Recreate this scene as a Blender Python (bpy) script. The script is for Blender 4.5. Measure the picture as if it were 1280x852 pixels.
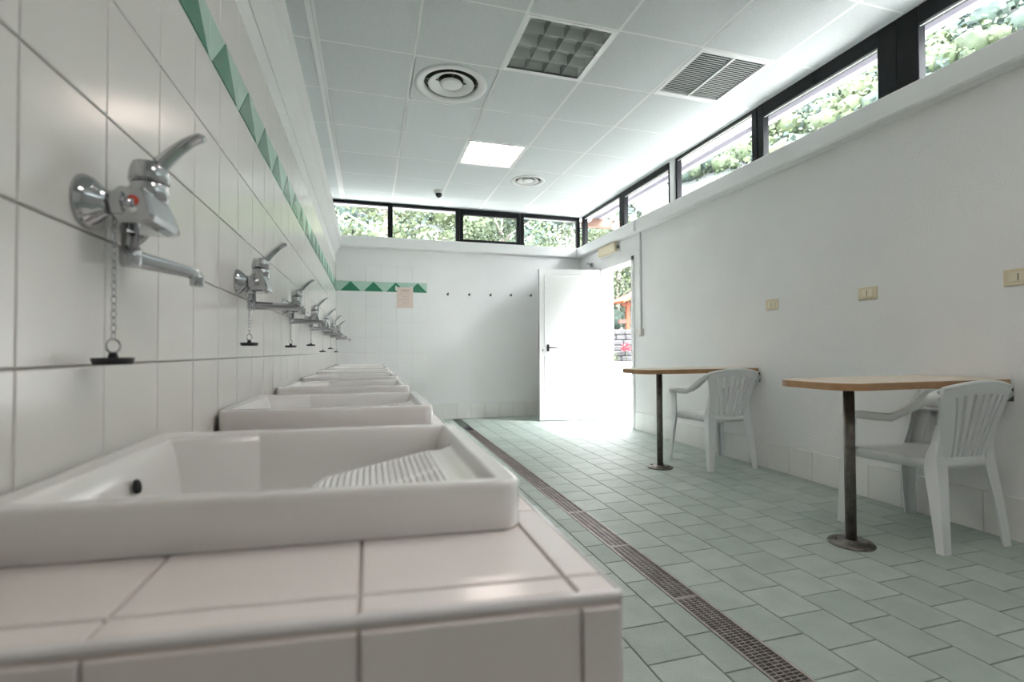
import bpy, math, random
from mathutils import Matrix, Vector, noise
random.seed(7)
for o in list(bpy.data.objects): bpy.data.objects.remove(o)
S = bpy.context.scene
C = S.collection
CH = 0.93                      # lens height above the floor

# ------------------------------------------------------------------ camera
yaw, pitch, roll = 0.28364, 0.01959, -0.005
cy, sy = math.cos(yaw), math.sin(yaw)
fw = Vector((sy*math.cos(pitch), cy*math.cos(pitch), math.sin(pitch)))
rt = Vector((cy, -sy, 0)); up = rt.cross(fw)
r2 = rt*math.cos(roll) + up*math.sin(roll); u2 = -rt*math.sin(roll) + up*math.cos(roll)
cam = bpy.data.cameras.new('camera'); camo = bpy.data.objects.new('camera', cam); C.objects.link(camo)
M = Matrix((r2, u2, -fw)).transposed().to_4x4(); M.translation = Vector((0, 0, CH))
camo.matrix_world = M
cam.sensor_width = 36; cam.lens = 614/1280*36; cam.clip_start = 0.02; cam.clip_end = 500
cam.dof.use_dof = True; cam.dof.focus_distance = 3.2; cam.dof.aperture_fstop = 3.2
S.camera = camo

# ------------------------------------------------------------------ light
S.view_settings.view_transform = 'Standard'; S.view_settings.look = 'None'
S.view_settings.gamma = 1; S.view_settings.use_curve_mapping = False
S.view_settings.exposure = 3.32
W = bpy.data.worlds.new('sky'); S.world = W; W.use_nodes = True
wn = W.node_tree; bg = wn.nodes['Background']
bg.inputs[0].default_value = (0.95, 0.965, 1.0, 1); bg.inputs[1].default_value = 3.0
sun = bpy.data.lights.new('sun', 'SUN'); sun.energy = 0.9; sun.angle = math.radians(14); sun.color = (1, .96, .9)
suno = bpy.data.objects.new('sun', sun); C.objects.link(suno)
suno.rotation_euler = Vector((-1, .8, -1.25)).to_track_quat('-Z', 'Y').to_euler()

# ------------------------------------------------------------------ materials
MT = {}
def mat(name, col, rough=.5, metal=0, spec=.5, noise_=None, bump=None, emit=0, coat=0, trans=0):
    """noise_=(scale, amount[, colour2]); bump=(scale, strength)"""
    if name in MT: return MT[name]
    m = bpy.data.materials.new(name); m.use_nodes = True; nt = m.node_tree; b = nt.nodes['Principled BSDF']
    b.inputs['Base Color'].default_value = (*col, 1); b.inputs['Roughness'].default_value = rough
    b.inputs['Metallic'].default_value = metal; b.inputs['Specular IOR Level'].default_value = spec
    b.inputs['Coat Weight'].default_value = coat; b.inputs['Transmission Weight'].default_value = trans
    if emit:
        b.inputs['Emission Color'].default_value = (*col, 1); b.inputs['Emission Strength'].default_value = emit
    if noise_ or bump:
        tc = nt.nodes.new('ShaderNodeTexCoord'); ge = nt.nodes.new('ShaderNodeNewGeometry')
    if noise_:
        n = nt.nodes.new('ShaderNodeTexNoise'); n.inputs['Scale'].default_value = noise_[0]; n.inputs['Detail'].default_value = 5
        nt.links.new(ge.outputs['Position'], n.inputs['Vector'])
        r = nt.nodes.new('ShaderNodeValToRGB'); r.color_ramp.elements[0].position = .3; r.color_ramp.elements[1].position = .7
        a = noise_[1]; c2 = noise_[2] if len(noise_) > 2 else tuple(c*(1-a) for c in col)
        r.color_ramp.elements[0].color = (*c2, 1); r.color_ramp.elements[1].color = (*col, 1)
        nt.links.new(n.outputs['Fac'], r.inputs['Fac']); nt.links.new(r.outputs['Color'], b.inputs['Base Color'])
    if bump:
        n2 = nt.nodes.new('ShaderNodeTexNoise'); n2.inputs['Scale'].default_value = bump[0]; n2.inputs['Detail'].default_value = 4
        nt.links.new(ge.outputs['Position'], n2.inputs['Vector'])
        bp = nt.nodes.new('ShaderNodeBump'); bp.inputs['Strength'].default_value = bump[1]; bp.inputs['Distance'].default_value = .01
        nt.links.new(n2.outputs['Fac'], bp.inputs['Height']); nt.links.new(bp.outputs['Normal'], b.inputs['Normal'])
    MT[name] = m; return m
def glass_mat():
    m = bpy.data.materials.new('window_glass'); m.use_nodes = True; nt = m.node_tree; nt.nodes.clear()
    o = nt.nodes.new('ShaderNodeOutputMaterial'); mx = nt.nodes.new('ShaderNodeMixShader')
    t = nt.nodes.new('ShaderNodeBsdfTransparent'); t.inputs[0].default_value = (.975, .985, .98, 1)
    g = nt.nodes.new('ShaderNodeBsdfGlossy'); g.inputs['Roughness'].default_value = .02
    f = nt.nodes.new('ShaderNodeFresnel'); f.inputs[0].default_value = 1.35
    ge = nt.nodes.new('ShaderNodeNewGeometry'); su = nt.nodes.new('ShaderNodeMath'); su.operation = 'SUBTRACT'; su.inputs[0].default_value = 1
    mu = nt.nodes.new('ShaderNodeMath'); mu.operation = 'MULTIPLY'; nt.links.new(ge.outputs['Backfacing'], su.inputs[1]); nt.links.new(su.outputs[0], mu.inputs[0]); nt.links.new(f.outputs[0], mu.inputs[1])
    nt.links.new(mu.outputs[0], mx.inputs[0]); nt.links.new(t.outputs[0], mx.inputs[1]); nt.links.new(g.outputs[0], mx.inputs[2])
    nt.links.new(mx.outputs[0], o.inputs[0]); return m
PLASTER = mat('white_plaster', (.86, .87, .87), .85, noise_=(1.6, .06), bump=(90, .25))
PLASTER_S = mat('smooth_white_plaster', (.87, .885, .885), .7, noise_=(1.2, .05), bump=(40, .08))
WALLTILE = mat('glazed_wall_tile', (.80, .795, .765), .19, spec=.5, noise_=(3, .03), bump=(5, .05))
FARTILE = mat('matt_far_wall_tile', (.87, .885, .885), .3, noise_=(3, .03))
BASETILE = mat('skirting_tile', (.85, .855, .84), .25, noise_=(6, .04))
GROUT = mat('grey_grout', (.44, .42, .38), .9, noise_=(30, .25))
GROUT_L = mat('pale_grout', (.70, .70, .69), .9)
GREEN = mat('dark_green_tile', (.045, .24, .145), .25)
MINT = mat('mint_tile', (.46, .68, .58), .25)
CTILE = mat('counter_tile', (.83, .77, .75), .16, noise_=(4, .03))
CGROUT = mat('counter_grout', (.62, .56, .53), .9)
PORC = mat('white_porcelain', (.80, .79, .77), .16, coat=.25, noise_=(2, .02))
FLOORT = mat('sage_floor_tile', (.41, .485, .445), .5, noise_=(7, .16), bump=(160, .3))
FLOORT2 = mat('pale_sage_floor_tile', (.435, .51, .47), .47, noise_=(9, .14), bump=(160, .3))
FLOORT3 = mat('deep_sage_floor_tile', (.39, .465, .425), .5, noise_=(8, .14), bump=(160, .3))
FGROUT = mat('floor_grout', (.11, .13, .12), .95)
CEILT = mat('ceiling_board', (.75, .795, .805), .9, noise_=(60, .05), bump=(220, .3))
CGRID = mat('white_ceiling_bar', (.92, .94, .94), .4)
FRAME = mat('black_window_frame', (.003, .004, .006), .5, spec=.25)
WHITEMETAL = mat('white_metal', (.85, .86, .86), .4)
CREAM = mat('cream_plastic', (.70, .62, .45), .5)
DARK = mat('dark_void', (.01, .01, .01), .8)
CHROME = mat('chrome', (.52, .53, .55), .12, metal=1)
STEEL = mat('worn_steel', (.22, .205, .19), .42, metal=.85, noise_=(30, .4))
STEELD = mat('drain_steel', (.50, .45, .42), .4, metal=.5, noise_=(20, .3))
RUBBER = mat('black_rubber', (.012, .012, .014), .5)
BLACKP = mat('black_handle_plastic', (.02, .02, .025), .35)
CHAIRM = mat('white_garden_plastic', (.80, .83, .84), .42, noise_=(3, .04))
WOODTOP = mat('pale_beech_laminate', (.76, .66, .54), .35, noise_=(6, .12))
WOODEDGE = mat('beech_edge', (.47, .27, .13), .45, noise_=(20, .25))
PAPER = mat('pink_paper', (.78, .66, .60), .7)
INK = mat('faded_print', (.50, .38, .34), .8)
RED = mat('red_mark', (.65, .06, .03), .35)
TAPE = mat('clear_tape', (.75, .80, .76), .25)
LOUV = mat('satin_aluminium', (.80, .84, .82), .45, metal=.1)
LAMPON = mat('lit_diffuser', (1, .93, .88), .5, emit=1.6)
GLASS = glass_mat()
LEAF = mat('leaf_green', (.036, .056, .020), .7, noise_=(1.1, .5, (.018, .031, .013)))
LEAF2 = mat('leaf_yellow_green', (.050, .068, .025), .7, noise_=(1.4, .4, (.026, .040, .016)))
LEAF3 = mat('hill_leaf', (.040, .062, .040), .8, noise_=(.5, .5, (.016, .032, .034)))
BARK = mat('grey_bark', (.20, .18, .16), .9)
ROCK = mat('pale_limestone', (.060, .062, .066), .9, noise_=(.9, .5, (.018, .030, .020)), bump=(2, .6))
STONE = mat('grey_stone', (.045, .045, .048), .9, noise_=(5, .3), bump=(12, .5))
PAVE = mat('pale_paving', (.30, .295, .275), .8, noise_=(3, .12))
ORANGEWOOD = mat('orange_stained_wood', (.15, .04, .014), .6, noise_=(8, .3))
ROOFT = mat('weathered_roof_board', (.16, .09, .07), .8)
SOFFIT = mat('lilac_grey_soffit', (.30, .285, .33), .8)

# ------------------------------------------------------------------ mesh helpers
class MB:
    def __init__(s): s.v = []; s.f = []; s.m = []; s.sm = []
    def add(s, vs, fs, mi=0, smooth=False):
        n = len(s.v); s.v += [tuple(v) for v in vs]
        for f in fs: s.f.append(tuple(i+n for i in f)); s.m.append(mi); s.sm.append(smooth)
        return s
    def box(s, x0, x1, y0, y1, z0, z1, mi=0, T=None):
        vs = [Vector((x, y, z)) for z in (z0, z1) for y in (y0, y1) for x in (x0, x1)]
        if T: vs = [T @ v for v in vs]
        return s.add(vs, [(0,2,3,1),(4,5,7,6),(0,1,5,4),(2,6,7,3),(0,4,6,2),(1,3,7,5)], mi)
    def cbox(s, x0, x1, y0, y1, z0, z1, c=.003, mi=0, T=None):     # box with all edges chamfered
        xs=(x0,x0+c,x1-c,x1); ys=(y0,y0+c,y1-c,y1); zs=(z0,z0+c,z1-c,z1)
        import itertools
        pts=[]; 
        for sx in (0,1):
            for sy_ in (0,1):
                for sz in (0,1):
                    X=(xs[0],xs[1]) if sx==0 else (xs[3],xs[2]); Y=(ys[0],ys[1]) if sy_==0 else (ys[3],ys[2]); Z=(zs[0],zs[1]) if sz==0 else (zs[3],zs[2])
                    pts.append((X[0],Y[1],Z[1])); pts.append((X[1],Y[0],Z[1])); pts.append((X[1],Y[1],Z[0]))
        I=lambda sx,sy_,sz,a:(sx*4+sy_*2+sz)*3+a
        F=[]
        F.append([I(0,0,0,0),I(0,0,1,0),I(0,1,1,0),I(0,1,0,0)]); F.append([I(1,0,0,0),I(1,1,0,0),I(1,1,1,0),I(1,0,1,0)])
        F.append([I(0,0,0,1),I(1,0,0,1),I(1,0,1,1),I(0,0,1,1)]); F.append([I(0,1,0,1),I(0,1,1,1),I(1,1,1,1),I(1,1,0,1)])
        F.append([I(0,0,0,2),I(0,1,0,2),I(1,1,0,2),I(1,0,0,2)]); F.append([I(0,0,1,2),I(1,0,1,2),I(1,1,1,2),I(0,1,1,2)])
        for a in (0,1):
            for b in (0,1):
                F.append([I(a,b,0,0),I(a,b,1,0),I(a,b,1,1),I(a,b,0,1)]); F.append([I(a,0,b,0),I(a,1,b,0),I(a,1,b,2),I(a,0,b,2)]); F.append([I(0,a,b,1),I(1,a,b,1),I(1,a,b,2),I(0,a,b,2)])
                for d in (0,1): F.append([I(a,b,d,0),I(a,b,d,1),I(a,b,d,2)])
        if T: pts=[T @ Vector(p) for p in pts]
        return s.add(pts,F,mi)
    def loft(s, rings, closed=True, caps=True, mi=0, smooth=True):
        n = len(rings[0]); vs = [p for r in rings for p in r]; fs = []
        for i in range(len(rings)-1):
            for j in range(n if closed else n-1):
                k = (j+1) % n; fs.append((i*n+j, i*n+k, (i+1)*n+k, (i+1)*n+j))
        if caps and closed: fs.append(tuple(reversed(range(n)))); fs.append(tuple((len(rings)-1)*n+j for j in range(n)))
        return s.add(vs, fs, mi, smooth)
    def lathe(s, prof, axis='z', o=(0,0,0), n=24, mi=0, caps=True, smooth=True):
        rings = []
        for r, h in prof:
            rg = []
            for k in range(n):
                a = 2*math.pi*k/n; c_, s_ = r*math.cos(a), r*math.sin(a)
                p = {'z': (c_, s_, h), 'x': (h, c_, s_), 'y': (s_, h, c_)}[axis]
                rg.append((p[0]+o[0], p[1]+o[1], p[2]+o[2]))
            rings.append(rg)
        return s.loft(rings, True, caps, mi, smooth)
    def tube(s, pts, r, n=10, mi=0, caps=True):
        pts = [Vector(p) for p in pts]; rs = r if isinstance(r, (list, tuple)) else [r]*len(pts); rings = []
        prev = None
        for i, p in enumerate(pts):
            t = (pts[min(i+1, len(pts)-1)]-pts[max(i-1, 0)]).normalized()
            a = prev if prev else (Vector((0,0,1)) if abs(t.z) < .9 else Vector((1,0,0)))
            b = t.cross(a).normalized(); a = b.cross(t).normalized(); prev = a
            rings.append([p+(a*math.cos(2*math.pi*k/n)+b*math.sin(2*math.pi*k/n))*rs[i] for k in range(n)])
        return s.loft(rings, True, caps, mi)
    def torus(s, c, R, r, u=(1,0,0), v=(0,0,1), n=12, k=6, sx=1, sy_=1, mi=0):
        u, v, c = Vector(u), Vector(v), Vector(c); w = u.cross(v); rings = []
        for i in range(n):
            a = 2*math.pi*i/n; d = u*math.cos(a)*sx+v*math.sin(a)*sy_
            e = (u*math.cos(a)+v*math.sin(a))
            rings.append([c+d*R+(e*math.cos(2*math.pi*j/k)+w*math.sin(2*math.pi*j/k))*r for j in range(k)])
        rings.append(rings[0]); return s.loft(rings, True, False, mi)
    def mesh(s, name, mats):
        me = bpy.data.meshes.new(name); me.from_pydata(s.v, [], s.f)
        for m in (mats if isinstance(mats, (list, tuple)) else [mats]): me.materials.append(m)
        for i, p in enumerate(me.polygons): p.material_index = s.m[i]; p.use_smooth = s.sm[i]
        me.update(); return me
    def build(s, name, mats, parent=None):
        return put(name, s.mesh(name, mats), parent)
def put(name, me, parent=None, mw=None):
    o = bpy.data.objects.new(name, me); C.objects.link(o)
    if parent: o.parent = parent
    if mw is not None: o.matrix_local = mw
    return o
def tag(o, label=None, cat=None, group=None, kind=None):
    if label: o['label'] = label
    if cat: o['category'] = cat
    if group: o['group'] = group
    if kind: o['kind'] = kind
    return o
def thing(name, label, cat, loc=(0,0,0), rz=0, group=None):
    o = bpy.data.objects.new(name, None); C.objects.link(o); o.location = loc; o.rotation_euler = (0,0,rz)
    o.empty_display_size = .05
    return tag(o, label, cat, group)
def struct(name, label, cat, me=None):
    o = bpy.data.objects.new(name, me); C.objects.link(o); return tag(o, label, cat, kind='structure')
def copy_tree(o, parent=None):
    c = o.copy(); C.objects.link(c)
    if parent: c.parent = parent
    for ch in list(o.children): copy_tree(ch, c)
    return c
# orientation matrices for tiles: local x,y in plane, z outwards
OR = {'left': Matrix(((0,0,1),(1,0,0),(0,1,0))), 'right': Matrix(((0,0,-1),(-1,0,0),(0,1,0))),
      'far': Matrix(((1,0,0),(0,0,-1),(0,1,0))), 'floor': Matrix.Identity(3), 'ceil': Matrix(((1,0,0),(0,-1,0),(0,0,-1)))}
_tc = {}
def tile_mesh(w, h, d, m, c=.0015):
    k = (round(w, 4), round(h, 4), d, m.name)
    if k not in _tc:
        b = MB(); vs = []
        for z, i in ((0, 0), (d-c, 0), (d, c)):
            vs += [(-w/2+i, -h/2+i, z), (w/2-i, -h/2+i, z), (w/2-i, h/2-i, z), (-w/2+i, h/2-i, z)]
        fs = [(8,9,10,11)]
        for l in (0, 4):
            for j in range(4): q = (j+1) % 4; fs.append((l+j, l+q, l+4+q, l+4+j))
        fs.append((3,2,1,0))
        b.add(vs, fs); _tc[k] = b.mesh('tile', m)
    return _tc[k]
def tile(side, c, w, h, parent, m, d=.006, name='tile', gap=.003, tilt=0):
    mw = OR[side].to_4x4(); mw.translation = Vector(c)
    if tilt:
        mw = mw @ Matrix.Rotation(random.gauss(0, tilt), 4, 'X') @ Matrix.Rotation(random.gauss(0, tilt), 4, 'Y')
    return put(name, tile_mesh(w-gap, h-gap, d, m), parent, mw)

XL, XR, YF, YB, H = -.41, 3.0, 6.70, -2.2, 2.914
SILL0, SILL1 = 2.29, 2.43      # plaster ledge under the clerestory
# ------------------------------------------------------------------ structure
# left wall
b = MB(); b.box(XL-.25, XL-.006, YB, YF+.25, -.1, SILL1-.02).box(XL-.25, XL-.10, YB, YF+.25, SILL1-.02, H+.2)
wl = struct('wall_left', 'long left wall with white glazed tiles and a green triangle band above the sinks', 'wall', b.mesh('wall_left', PLASTER_S))
b = MB(); b.box(XL-.006, XL-.003, YB, YF, .0, 2.05); b.build('grout', GROUT, wl)
rowz = [.709+.2017*k for k in range(6)]
y0 = .736-.2075*5
for k in range(34):
    ya, yb = y0+.2075*k, min(y0+.2075*(k+1), YF)
    if yb-ya < .02: continue
    for r in range(5):
        tile('left', (XL-.005, (ya+yb)/2, (rowz[r]+rowz[r+1])/2), yb-ya, .2017, wl, WALLTILE, tilt=.0012)
    tile('left', (XL-.005, (ya+yb)/2, (1.845+2.05)/2), yb-ya, .205, wl, WALLTILE, tilt=.0012)
def tri_mesh(w, h, side, clipr=None):
    b = MB(); w2 = w/2
    P = [(-w2, -h/2), (w2, -h/2), (0, h/2)]
    if clipr is not None: P = [(-w2, -h/2), (clipr, -h/2), (clipr, h/2-h*clipr/w2), (0, h/2)]
    n = len(P); vs = [(x, y, .0) for x, y in P]+[(x, y, .0022) for x, y in P]
    b.add(vs, [tuple(range(n, 2*n))]+[(j, (j+1) % n, n+(j+1) % n, n+j) for j in range(n)]); return b.mesh('triangle', GREEN)
trim_ = tri_mesh(.25, .125, 'left')
for k in range(-9, 18):
    yc = 1.618+.287*k
    if yc-.1435 > YF-.1 or yc < -1: continue
    t = tile('left', (XL-.005, yc, 1.7815), .287, .127, wl, MINT, name='band_tile', gap=.002)
    put('triangle', trim_, t, Matrix.Translation((0, 0, .0055)))
# far wall
b = MB(); b.box(XL-.25, XR+.25, YF+.006, YF+.25, -.1, SILL1-.02).box(XL-.25, XR+.25, YF+.08, YF+.2, 2.90, H+.2)
wf = struct('wall_far', 'white far wall under the row of clerestory windows, tiled at its left end', 'wall', b.mesh('wall_far', PLASTER_S))
b = MB(); b.box(XL, .757, YF+.002, YF+.006, 0, 2.06); b.build('grout', GROUT_L, wf)
b = MB(); b.box(.757, XR, YF, YF+.006, 0, 2.3); b.box(XL, .757, YF, YF+.006, 2.06, 2.3); b.build('plaster_face', PLASTER_S, wf)
xs = [.757-.2*k for k in range(6)]+[XL]
for i in range(len(xs)-1):
    xa, xb = xs[i+1], xs[i]
    for r in range(9):
        za = 1.7175-.2017*(r+1); zb = 1.7175-.2017*r
        za = max(za, 0)
        if zb-za < .02: continue
        tile('far', ((xa+xb)/2, YF+.003, (za+zb)/2), xb-xa, zb-za, wf, FARTILE, gap=.002)
    tile('far', ((xa+xb)/2, YF+.003, (1.845+2.06)/2), xb-xa, .213, wf, FARTILE, gap=.002)
for k in range(5):
    xc = .632-.287*k; xa, xb = max(xc-.1435, XL), min(xc+.1435, .757)
    if xb-xa < .03: continue
    t = tile('far', ((xa+xb)/2, YF+.003, 1.7815), xb-xa, .127, wf, MINT, name='band_tile', gap=.002)
    o = None
    if xc-.125 > XL: put('triangle', tri_mesh(.25, .125, 'far'), t, Matrix.Translation((xc-(xa+xb)/2, 0, .0055)))
    else:
        bb = MB(); cc = xc-(xa+xb)/2; l = xa-(xa+xb)/2
        hL = .125*(1-(xc-xa)/.125) if xc > xa else .125
        pts = [(l, -.0625), (cc+.125, -.0625)] + ([(cc, .0625), (l, -.0625+hL)] if xc > xa else [(l, -.0625+.125*(1-(xa-xc)/.125))])
        n = len(pts); bb.add([(x, y, .0055) for x, y in pts]+[(x, y, .0077) for x, y in pts], [tuple(range(n, 2*n))]+[(j, (j+1) % n, n+(j+1) % n, n+j) for j in range(n)])
        bb.build('triangle', GREEN, t)
for k in range(12):
    xa, xb = .757+.2*k, min(.757+.2*(k+1), XR)
    if xb-xa > .02: tile('far', ((xa+xb)/2, YF-.003, .105), xb-xa, .21, wf, BASETILE, d=.009, name='skirting_tile', gap=.002)
# right wall with door opening y 5.17..5.99, z 0..2.02
DY0, DY1, DZ = 5.17, 5.99, 2.015
b = MB()
b.box(XR, XR+.16, YB, DY0, -.1, SILL1-.02); b.box(XR, XR+.16, DY1, YF+.25, -.1, SILL1-.02); b.box(XR, XR+.16, DY0, DY1, DZ, SILL1-.02)
b.box(XR, XR+.16, YB, -1.3, SILL1-.02, H+.2); b.box(XR+.03, XR+.16, -1.3, YF+.08, 2.90, H+.2)
wr = struct('wall_right', 'right wall of rough white plaster with sockets, tables and the open doorway', 'wall', b.mesh('wall_right', PLASTER))
k = 0; y = DY0-.03
while y > 0.2:
    ya = max(y-.2, .2); tile('right', (XR+.002, (y+ya)/2, .105), y-ya, .21, wr, BASETILE, d=.010, name='skirting_tile', gap=.002); y -= .2
tile('right', (XR+.002, 6.36, .105), .66, .21, wr, BASETILE, d=.010, name='skirting_tile')
# back wall
b = MB(); b.box(XL-.25, XR+.25, YB-.15, YB, -.1, H+.2)
struct('wall_back', 'plain white wall at the near end of the washroom', 'wall', b.mesh('wall_back', PLASTER_S))
# ledges
def ledge(name, pts, label):
    b = MB(); b.loft(pts, True, True, smooth=False); return struct(name, label, 'ledge', b.mesh(name, PLASTER_S))
P = .068
def prof(f): return [[f(y, d, z) for d, z in ((-.02, SILL0-.03), (P-.008, SILL0), (P, SILL0+.008), (P, SILL1-.01), (P-.01, SILL1), (-.12, SILL1))] for y in (0, 1)]
ledge('trim_1', [[(XL+d, yy, z) for d, z in ((-.003, SILL0-.1), (P-.02, SILL0-.01), (P, SILL0+.012), (P, SILL1-.012), (P-.012, SILL1), (-.11, SILL1), (-.11, SILL0))] for yy in (YB, YF)], 'white plaster ledge running along the left wall above the tiles')
ledge('trim_2', [[(xx, YF-d, z) for d, z in ((-.003, SILL0-.01), (P-.01, SILL0), (P, SILL0+.012), (P, SILL1-.008), (P-.012, SILL1), (-.24, SILL1), (-.24, SILL0))] for xx in (XL, XR)], 'white plaster ledge under the far clerestory windows')
ledge('trim_3', [[(XR-d, yy, z) for d, z in ((-.003, SILL0-.01), (P-.01, SILL0), (P, SILL0+.012), (P, SILL1-.008), (P-.012, SILL1), (-.15, SILL1), (-.15, SILL0))] for yy in (YB, YF)], 'white plaster ledge under the right hand clerestory windows')

# floor
b = MB(); b.box(XL-.3, XR+.16, YB-.1, YF+.2, -.12, -.006)
fl = struct('floor', 'floor of sage green tiles in staggered columns with a drain channel', 'floor', b.mesh('floor', FGROUT))
DX0, DX1 = 1.090, 1.203
cols = [1.369+.193*k for k in range(-9, 10)]
cells = []
for i in range(len(cols)-1):
    xa, xb = cols[i], min(cols[i+1], XR)
    if xb-xa < .02: continue
    off = 1.489 if i % 2 == 0 else 1.585
    y = off-.1905*20
    while y < YF:
        ya, yb = max(y, YB), min(y+.1905, YF)
        if yb-ya > .02:
            if xa < DX0 < xb and xb > DX0 and xa < DX0-.001:
                cells.append((xa, DX0, ya, yb))
                if xb > DX1+.01: cells.append((DX1, xb, ya, yb))
            elif xa < DX1 < xb: cells.append((DX1, xb, ya, yb))
            else: cells.append((xa, xb, ya, yb))
        y += .1905
def visf(c):
    x, y = (c[0]+c[1])/2, (c[2]+c[3])/2; d = x*sy+y*cy
    if d < .55 or x < .3: return 99
    u = (x*cy-y*sy)/d; 
    if not(-1.08 < u < 1.12) or .93/d > .72: return 50+d
    return d
cells.sort(key=visf)
fm = [FLOORT, FLOORT2, FLOORT3]
for c in cells[:298]:
    tile('floor', ((c[0]+c[1])/2, (c[2]+c[3])/2, -.006), c[1]-c[0], c[3]-c[2], fl, random.choice(fm), d=.006, gap=.004, tilt=.0008)
b = MB()
for c in cells[298:]:
    mi = random.randrange(3); g = .002; b.box(c[0]+g, c[1]-g, c[2]+g, c[3]-g, -.006, 0, mi)
tag(b.build('floor_tiles', fm, fl), kind='stuff')
# drain channel
dr = thing('floor_drain', 'long slotted steel drain channel running down the tiled floor', 'drain', (0, 0, 0))
b = MB(); b.box(DX0, DX1, -1.5, 5.98, -.0055, -.0045); b.build('channel', DARK, dr)
for xa, xb in ((DX0, DX0+.009), (DX1-.009, DX1)):
    b = MB(); b.box(xa, xb, -1.5, 5.98, -.0045, .0018); b.build('rail', STEELD, dr)
b = MB(); x0, x1 = DX0+.009, DX1-.009
L = .51
nb = 38
b.box(x0, x1, 0, .007, -.0045, 0); b.box(x0, x1, L-.007, L-.001, -.0045, 0)
for j in range(1, 4): b.box(x0+(x1-x0)*j/4-.0017, x0+(x1-x0)*j/4+.0017, 0, L-.001, -.0045, 0)
for j in range(1, nb): b.box(x0, x1, L*j/nb-.0016, L*j/nb+.0016, -.0045, -.0003)
gm = b.mesh('grate', STEELD)
for k in range(-5, 9): 
    if 1.61+L*k+L < 6.0: put('grate', gm, dr, Matrix.Translation((0, 1.61+L*k, 0)))

# ceiling
b = MB(); b.box(XL-.25, XR+.16, YB-.1, YF+.2, H+.11, H+.2)
ce = struct('ceiling', 'suspended ceiling of pale square boards in a white grid', 'ceiling', b.mesh('ceiling', PLASTER_S))
GX = [-.308+.6*k for k in range(6)]; GY = [3.303+.6*k for k in range(-9, 6)]
gx = [XL-.10]+GX+[XR+.05]; gy = [YB]+[g for g in GY if g > YB+.05]+[YF+.09]
SPECIAL = {(2, -4): 1, (2, -7): 1, (2, -1): 1, (2, 2): 1, (1, 0): 'r', (3, 3): 'r', (4, -1): 1}
for i in range(len(gx)-1):
    for j in range(len(gy)-1):
        xa, xb, ya, yb = gx[i], gx[i+1], gy[j], gy[j+1]
        ci, cj = i-1, round((ya-3.303)/.6)
        if j == 0: cj = -99
        sp = SPECIAL.get((ci, cj))
        if sp == 1: continue
        if sp == 'r':
            RR = .27 if cj == 0 else .20; cxx, cyy = (xa+xb)/2, (ya+yb)/2; hh = .294; bb = MB(); N_ = 48; ins = []; outs = []
            for q in range(N_):
                an = 2*math.pi*(q+.5)/N_; ca, sa = math.cos(an), math.sin(an); m_ = hh/max(abs(ca), abs(sa)); ins.append((RR*.9*ca, RR*.9*sa)); outs.append((ca*m_, sa*m_))
            V_ = [(x_, y_, z_) for z_ in (0, .010) for L_ in (ins, outs) for x_, y_ in L_]
            bb.add(V_, [(q, (q+1) % N_, N_+(q+1) % N_, N_+q) for q in range(N_)]+[(2*N_+q, 3*N_+q, 3*N_+(q+1) % N_, 2*N_+(q+1) % N_) for q in range(N_)])
            put('ceiling_board', bb.mesh('ceiling_board', CEILT), ce, Matrix.Translation((cxx, cyy, H-.002))); continue
        tile('ceil', ((xa+xb)/2, (ya+yb)/2, H+.008), xb-xa, yb-ya, ce, CEILT, d=.010, name='ceiling_board', gap=.012)
for g in GX:
    b = MB(); w = .012; b.box(g-w, g+w, YB, YF+.09, H-.002, H+.006)
    b.build('grid_bar', CGRID, ce)
b = MB(); b.box(GX[0]-.045, GX[0]-.014, YB, YF+.07, H-.006, H+.006); b.build('edge_strip', CGRID, ce)
for g in gy[1:-1]:
    b = MB(); w = .011; b.box(XL-.1, XR+.03, g-w, g+w, H-.0012, H+.006); b.build('grid_bar', CGRID, ce)

# ------------------------------------------------------------------ windows
wcount = 0
def window(axis, a0, a1, zt, label, opening=False, fl_=.05, fr_=.05, zb=SILL1, plane=None):
    """axis 'far': spans x at y=plane ; 'right': spans y at x=plane"""
    global wcount; wcount += 1
    w = struct('window_%d' % wcount, label, 'window')
    def bx(name, u0, u1, z0, z1, d0, d1, m):
        b = MB()
        if axis == 'far': b.cbox(u0, u1, plane+d0, plane+d1, z0, z1, min(.004, (d1-d0)/4))
        else: b.cbox(plane+d0, plane+d1, u0, u1, z0, z1, min(.004, (d1-d0)/4))
        return b.build(name, m, w)
    top = 2.905
    bx('jamb', a0-fl_, a0, zb, top, 0, .06, FRAME); bx('jamb', a1, a1+fr_, zb, top, 0, .06, FRAME)
    bx('head', a0, a1, zt, top, 0, .06, FRAME)
    z0 = zb
    if opening:
        bx('bottom_rail', a0, a1, zb, zb+.055, 0, .06, FRAME); z0 = zb+.055
        bx('latch', (a0+a1)/2-.015, (a0+a1)/2+.015, zt+.005, zt+.055, -.012, 0, FRAME)
    bx('pane', a0, a1, z0, zt, .03, .034, GLASS)
    if axis == 'right':
        bx('glazing_bead', a0, a1, zt-.012, zt-.006, .012, .02, WHITEMETAL)
    return w
FP = YF+.02; RP = XR+.03
window('far', -.44, .240, 2.868, 'leftmost clerestory window in the far wall, leafy trees behind', plane=FP, fr_=.033)
window('far', .306, 1.157, 2.868, 'second clerestory window from the left in the far wall', plane=FP, fl_=.033, fr_=.05)
window('far', 1.262, 2.039, 2.825, 'clerestory window with a full black sash in the far wall', True, plane=FP)
window('far', 2.150, 2.975, 2.855, 'clerestory window in the far wall next to the corner', plane=FP, fr_=.05)
window('right', 5.535, 6.58, 2.862, 'right side clerestory window nearest the far corner', plane=RP, fl_=.06, fr_=.09)
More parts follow.
